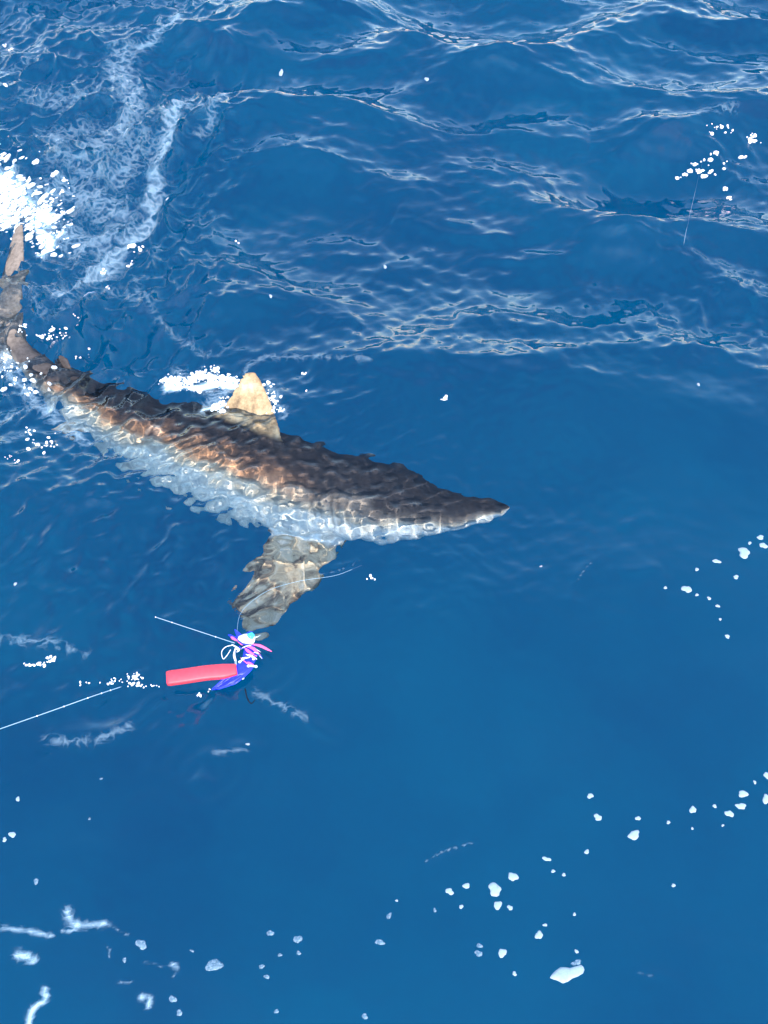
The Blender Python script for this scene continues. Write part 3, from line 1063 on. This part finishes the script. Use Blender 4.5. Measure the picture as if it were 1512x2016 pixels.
def add_fleck(i, label, group, rot=0.0):
    x, y, hx, hy, thin = ALLF[i]
    p = Vector(FP[i])
    s = (p - Vector((0, 0, CAM_H))).length * TH / 756 * 0.95
    ex = Vector((math.cos(rot), math.sin(rot), 0))
    ey = Vector((-math.sin(rot), math.cos(rot), 0))
    fy = 1 / max(0.35, -ray(x, y).z)
    o = link('foam_fleck', fleck_mesh(p, ex, ey, hx * s, hy * s * fy, 100 + i, min(0.006, 0.35 * min(hx, hy) * s)), M_THIN_SHADE if thin else M_FLECK)
    o.rotation_euler = Vector((0, 0, 1)).rotation_difference(Vector(FN[i]).normalized()).to_euler()
    o.location = p
    tag(o, label, 'foam', group)
    return o


for i, (x, y, hx, hy, thin) in enumerate(FLECKS):
    a = hx * hy
    size = 'tiny' if a <= 12 else ('small' if a <= 30 else 'plump')
    shape = 'oval' if max(hx, hy) >= 1.55 * min(hx, hy) else 'round'
    if x == 974: lab, g = 'largest rounded foam fleck in the loose chain of white flecks on calm dark water', None
    elif (x, y) == (1465, 1088): lab, g = 'rounded plump foam fleck, largest of the group beyond the shark snout', None
    elif (x, y) == (1352, 1160): lab, g = 'plump oval foam fleck heading a line of tiny specks beyond the shark snout', None
    elif (x, y) == (1248, 1644): lab, g = 'wide plump oval foam fleck lying alone beside the loose foam chain', None
    elif (x, y) == (421, 1900): lab, g = 'largest round see-through foam disc tinted blue-grey for boat shade on calm dark water', None
    elif (x, y) == (278, 1859): lab, g = 'second largest see-through foam disc, beside a ragged foam streak', None
    elif (x, y) == (748, 1855): lab, g = 'wide flat see-through foam fleck off the thin end of the foam chain', None
    elif (x, y) == (766, 1803): lab, g = 'upright narrow see-through foam fleck off the thin end of the foam chain', None
    elif (x, y) == (24, 1643): lab, g = 'larger bright fleck of a close pair of foam flecks on open water', None
    elif (x, y) == (9, 1653): lab, g = 'smaller bright fleck of a close pair of foam flecks on open water', None
    elif (x, y) == (1375, 757): lab, g = 'tiny lone foam speck below the long wave crest', None
    elif thin: lab, g = f'{size} {shape} thin see-through foam fleck tinted bluish for boat shade on calm dark water', f'{size} {shape} thin foam flecks'
    elif y < 800: lab, g = 'tiny white foam speck alone among the wavelets', 'foam specks among the wavelets'
    elif y < 1300 and x > 1000: lab, g = f'{size} {shape} white foam fleck floating off beyond the shark snout', f'{size} {shape} foam flecks beyond the snout'
    elif x < 500: lab, g = 'tiny lone white foam fleck on open water well away from the foam chain', 'lone small foam flecks'
    else: lab, g = f'{size} {shape} white foam fleck in the loose chain on calm dark water', f'{size} {shape} foam flecks in the loose chain'
    add_fleck(i, lab, g, rnd.uniform(-0.4, 0.4))
add_fleck(len(FLECKS), 'long white slab of foam, biggest foam patch on calm dark water', None, 0.38)
add_fleck(len(FLECKS) + 1, 'small broken scrap of foam at the end of the long foam slab', None, 0.2)


# ---------------------------------------------------------------- bubbles, froth and splash (uncountable)
def unit_ico(sub):
    bm = bmesh.new()
    bmesh.ops.create_icosphere(bm, subdivisions=sub, radius=1)
    v = np.array([tuple(x.co) for x in bm.verts])
    f = [tuple(q.index for q in p.verts) for p in bm.faces]
    bm.free()
    return v, np.array(f)


ICO1, ICO2 = unit_ico(1), unit_ico(2)


def blobs(name, C, Rr, stretch, m, label, kind='stuff', ico=ICO1, seed=0, jit=0.12):
    """many small blobs joined: centres C (n,3), radii Rr, stretch = list of (axis vec, factor) or None"""
    r = np.random.default_rng(seed)
    v0, f0 = ico
    n = len(C)
    V = np.repeat(v0[None], n, 0) * (1 + r.normal(0, jit, (n, len(v0), 1)))
    V *= np.asarray(Rr)[:, None, None]
    if stretch is not None:
        ax = np.array([s_[0] for s_ in stretch], float)
        ax /= np.linalg.norm(ax, axis=1)[:, None]
        fa_ = np.array([s_[1] for s_ in stretch])
        d = (V * ax[:, None, :]).sum(-1, keepdims=True)
        V = V + d * ax[:, None, :] * (fa_ - 1)[:, None, None]
    V = V + np.asarray(C)[:, None, :]
    F = f0[None] + (np.arange(n) * len(v0))[:, None, None]
    me = bpy.data.meshes.new(name)
    me.from_pydata(V.reshape(-1, 3).tolist(), [], F.reshape(-1, 3).tolist())
    me.update()
    o = link(name, me, m)
    tag(o, label, None, None, kind)
    return o


def px_size(x, y):
    return at(x, y).__sub__(Vector((0, 0, CAM_H))).length * TH / 756


CLUSTERS = [  # centre px, spread px, count, radius px range, label
    (112, 650, 30, 26, 34, (1.5, 5), 'cluster of bright white bubbles beside the shark tail stalk'),
    (52, 665, 24, 22, 26, (1.5, 4.5), 'white bubbles bursting along the base of the shark tail'),
    (168, 690, 26, 14, 10, (1.2, 3), 'few loose bubbles over the shark second dorsal fin'),
    (85, 852, 34, 26, 30, (1.5, 5), 'patch of bright bubbles below the shark belly near the tail'),
    (35, 888, 22, 14, 10, (1.2, 3), 'sparse small bubbles trailing off the belly bubble patch'),
    (244, 520, 18, 14, 14, (1.5, 5), 'bright sparkling bubbles on the dark hollow beyond the shark back'),
    (272, 481, 22, 7, 9, (1.5, 7), 'row of bright bubbles on the edge of the foam band'),
    (210, 555, 14, 10, 4, (1.5, 5), 'pair of lone bubbles under the foam band'),
    (1400, 330, 36, 34, 46, (1.5, 6), 'thick cluster of sparkling bubbles under a breaking wavelet'),
    (1435, 275, 40, 22, 24, (1.2, 5), 'string of bubbles along the crest of a breaking wavelet'),
    (1480, 295, 20, 22, 14, (1.5, 5), 'bright bubbles at the end of the breaking wavelet'),
    (1440, 382, 16, 12, 12, (1.5, 5), 'small bubbles below the breaking wavelet'),
    (112, 1310, 44, 9, 28, (1.5, 5), 'trail of bright bubbles on the water behind the lure'),
    (222, 1338, 46, 7, 40, (1.5, 4.5), 'dense line of bubbles where the fishing line enters the water'),
    (280, 1343, 22, 5, 18, (1.5, 3.5), 'small bubbles just behind the red end of the lure'),
    (408, 1364, 18, 4, 7, (1.5, 3.5), 'few bubbles under the red body of the lure'),
    (468, 1340, 16, 8, 12, (1.2, 4), 'few bubbles under the blue skirt of the lure'),
    (880, 787, 14, 9, 13, (1.5, 4.5), 'lone cluster of bubbles on dark water beyond the shark head'),
    (724, 1137, 7, 5, 6, (1.8, 4.5), 'small knot of bubbles near the end of the curved leader'),
    (590, 745, 22, 12, 8, (1.2, 3.5), 'loose bubbles ahead of the dorsal fin'),
    (20, 92, 14, 8, 8, (1.5, 4), 'bright bubbles in the far wake chop'),
    (14, 176, 6, 8, 5, (1.5, 4.5), 'tiny bright bubble tuft in the far wake chop'),
    (130, 362, 14, 8, 10, (1.5, 4), 'bubbles on top of the wake chop beyond the splash'),
    (472, 477, 6, 3, 2, (2.5, 3.5), 'two tiny bubbles under a small crest'),
]
for i, (cx_, cy_, sx, sy, n, (r0, r1), lab) in enumerate(CLUSTERS):
    r = np.random.default_rng(50 + i)
    # clumped: a few sub-centres
    k = max(2, n // 5)
    sub = np.stack([r.normal(cx_, sx * 0.75, k), r.normal(cy_, sy * 0.75, k)], 1)
    pk = sub[r.integers(0, k, n)] + r.normal(0, 1, (n, 2)) * np.array([max(3, sx * 0.16), max(2, sy * 0.16)])
    C = on_sea_many(pk)
    s = px_size(cx_, cy_)
    rr = s * (r0 + (r1 - r0) * r.uniform(0, 1, n) ** 2.6) * 0.76
    C[:, 2] += rr * 0.25
    st = [((r.normal(0, 1), r.normal(0, 1), 0.1), r.uniform(1.0, 1.9)) for _ in range(n)]
    blobs('bubble_cluster', C, rr, st, M_BUB, lab, seed=i)


def in_poly(poly, n, seed):
    r = np.random.default_rng(seed)
    P = np.array(poly, float)
    lo_, hi_ = P.min(0), P.max(0)
    out_ = []
    while len(out_) < n:
        q = r.uniform(lo_, hi_)
        c = False
        j = len(P) - 1
        for i in range(len(P)):
            if (P[i][1] > q[1]) != (P[j][1] > q[1]) and q[0] < (P[j][0] - P[i][0]) * (q[1] - P[i][1]) / (P[j][1] - P[i][1]) + P[i][0]:
                c = not c
            j = i
        if c: out_.append(q)
    return np.array(out_)


def froth(name, poly, n, rpx, hmax, label, seed, axis=None, elong=(1, 1.6)):
    r = np.random.default_rng(seed)
    k = max(5, n // 16)
    sub = in_poly(poly, k, seed)
    pick = r.integers(0, k, n)
    spread = np.ptp(np.array(poly, float), axis=0).min() * 0.13
    pk = sub[pick] + r.normal(0, 1, (n, 2)) * spread * r.uniform(0.3, 1.4, (k, 1))[pick] * np.array([1.5, 0.8])
    C = on_sea_many(pk)
    s = px_size(*np.mean(poly, 0))
    rr = s * (rpx[0] + (rpx[1] - rpx[0]) * r.uniform(0, 1, n) ** 3)
    cen = np.mean(poly, 0)
    ext = np.ptp(np.array(poly, float), axis=0) / 2
    edge = 1 - np.clip(np.linalg.norm((pk - cen) / ext, axis=1), 0, 1)
    C[:, 2] += rr * 0.2 + hmax * edge * r.uniform(0, 1, n)
    st = [((axis[0] + r.normal(0, 0.3), axis[1] + r.normal(0, 0.3), axis[2] + r.normal(0, 0.3)) if axis else tuple(r.normal(0, 1, 3)), r.uniform(*elong)) for _ in range(n)]
    return blobs(name, C, rr, st, M_FOAM, label, ico=ICO2, seed=seed)


froth('splash', [(-70, 330), (15, 330), (30, 375), (60, 400), (105, 405), (100, 440), (85, 470), (80, 500), (66, 470), (40, 430), (10, 440), (-60, 450)], 1300, (0.9, 4.5), 0.05,
      'white splash thrown up by the tip of the shark tail', 21, (1.0, 0.25, 0.35), (1.2, 3.4))
froth('froth', [(320, 745), (345, 738), (375, 742), (400, 728), (430, 728), (465, 742), (478, 752), (440, 762), (400, 768), (350, 768)], 480, (0.9, 4.5), 0.020,
      'lumpy white froth heaped on the water behind the dorsal fin', 22)
froth('froth', [(390, 800), (420, 795), (452, 782), (440, 800), (410, 812)], 70, (1.2, 4), 0.006, 'thin white froth at the rear edge of the dorsal fin base', 23)
froth('froth', [(514, 742), (530, 748), (545, 790), (560, 825), (548, 826), (530, 790)], 50, (1.2, 3.5), 0.006, 'thin white froth along the front edge of the dorsal fin', 24)
froth('froth', [(10, 690), (40, 715), (95, 800), (150, 850), (140, 862), (80, 800), (20, 730), (-20, 720)], 60, (1.2, 4.5), 0.004, 'broken white froth along the pale belly near the tail', 25)
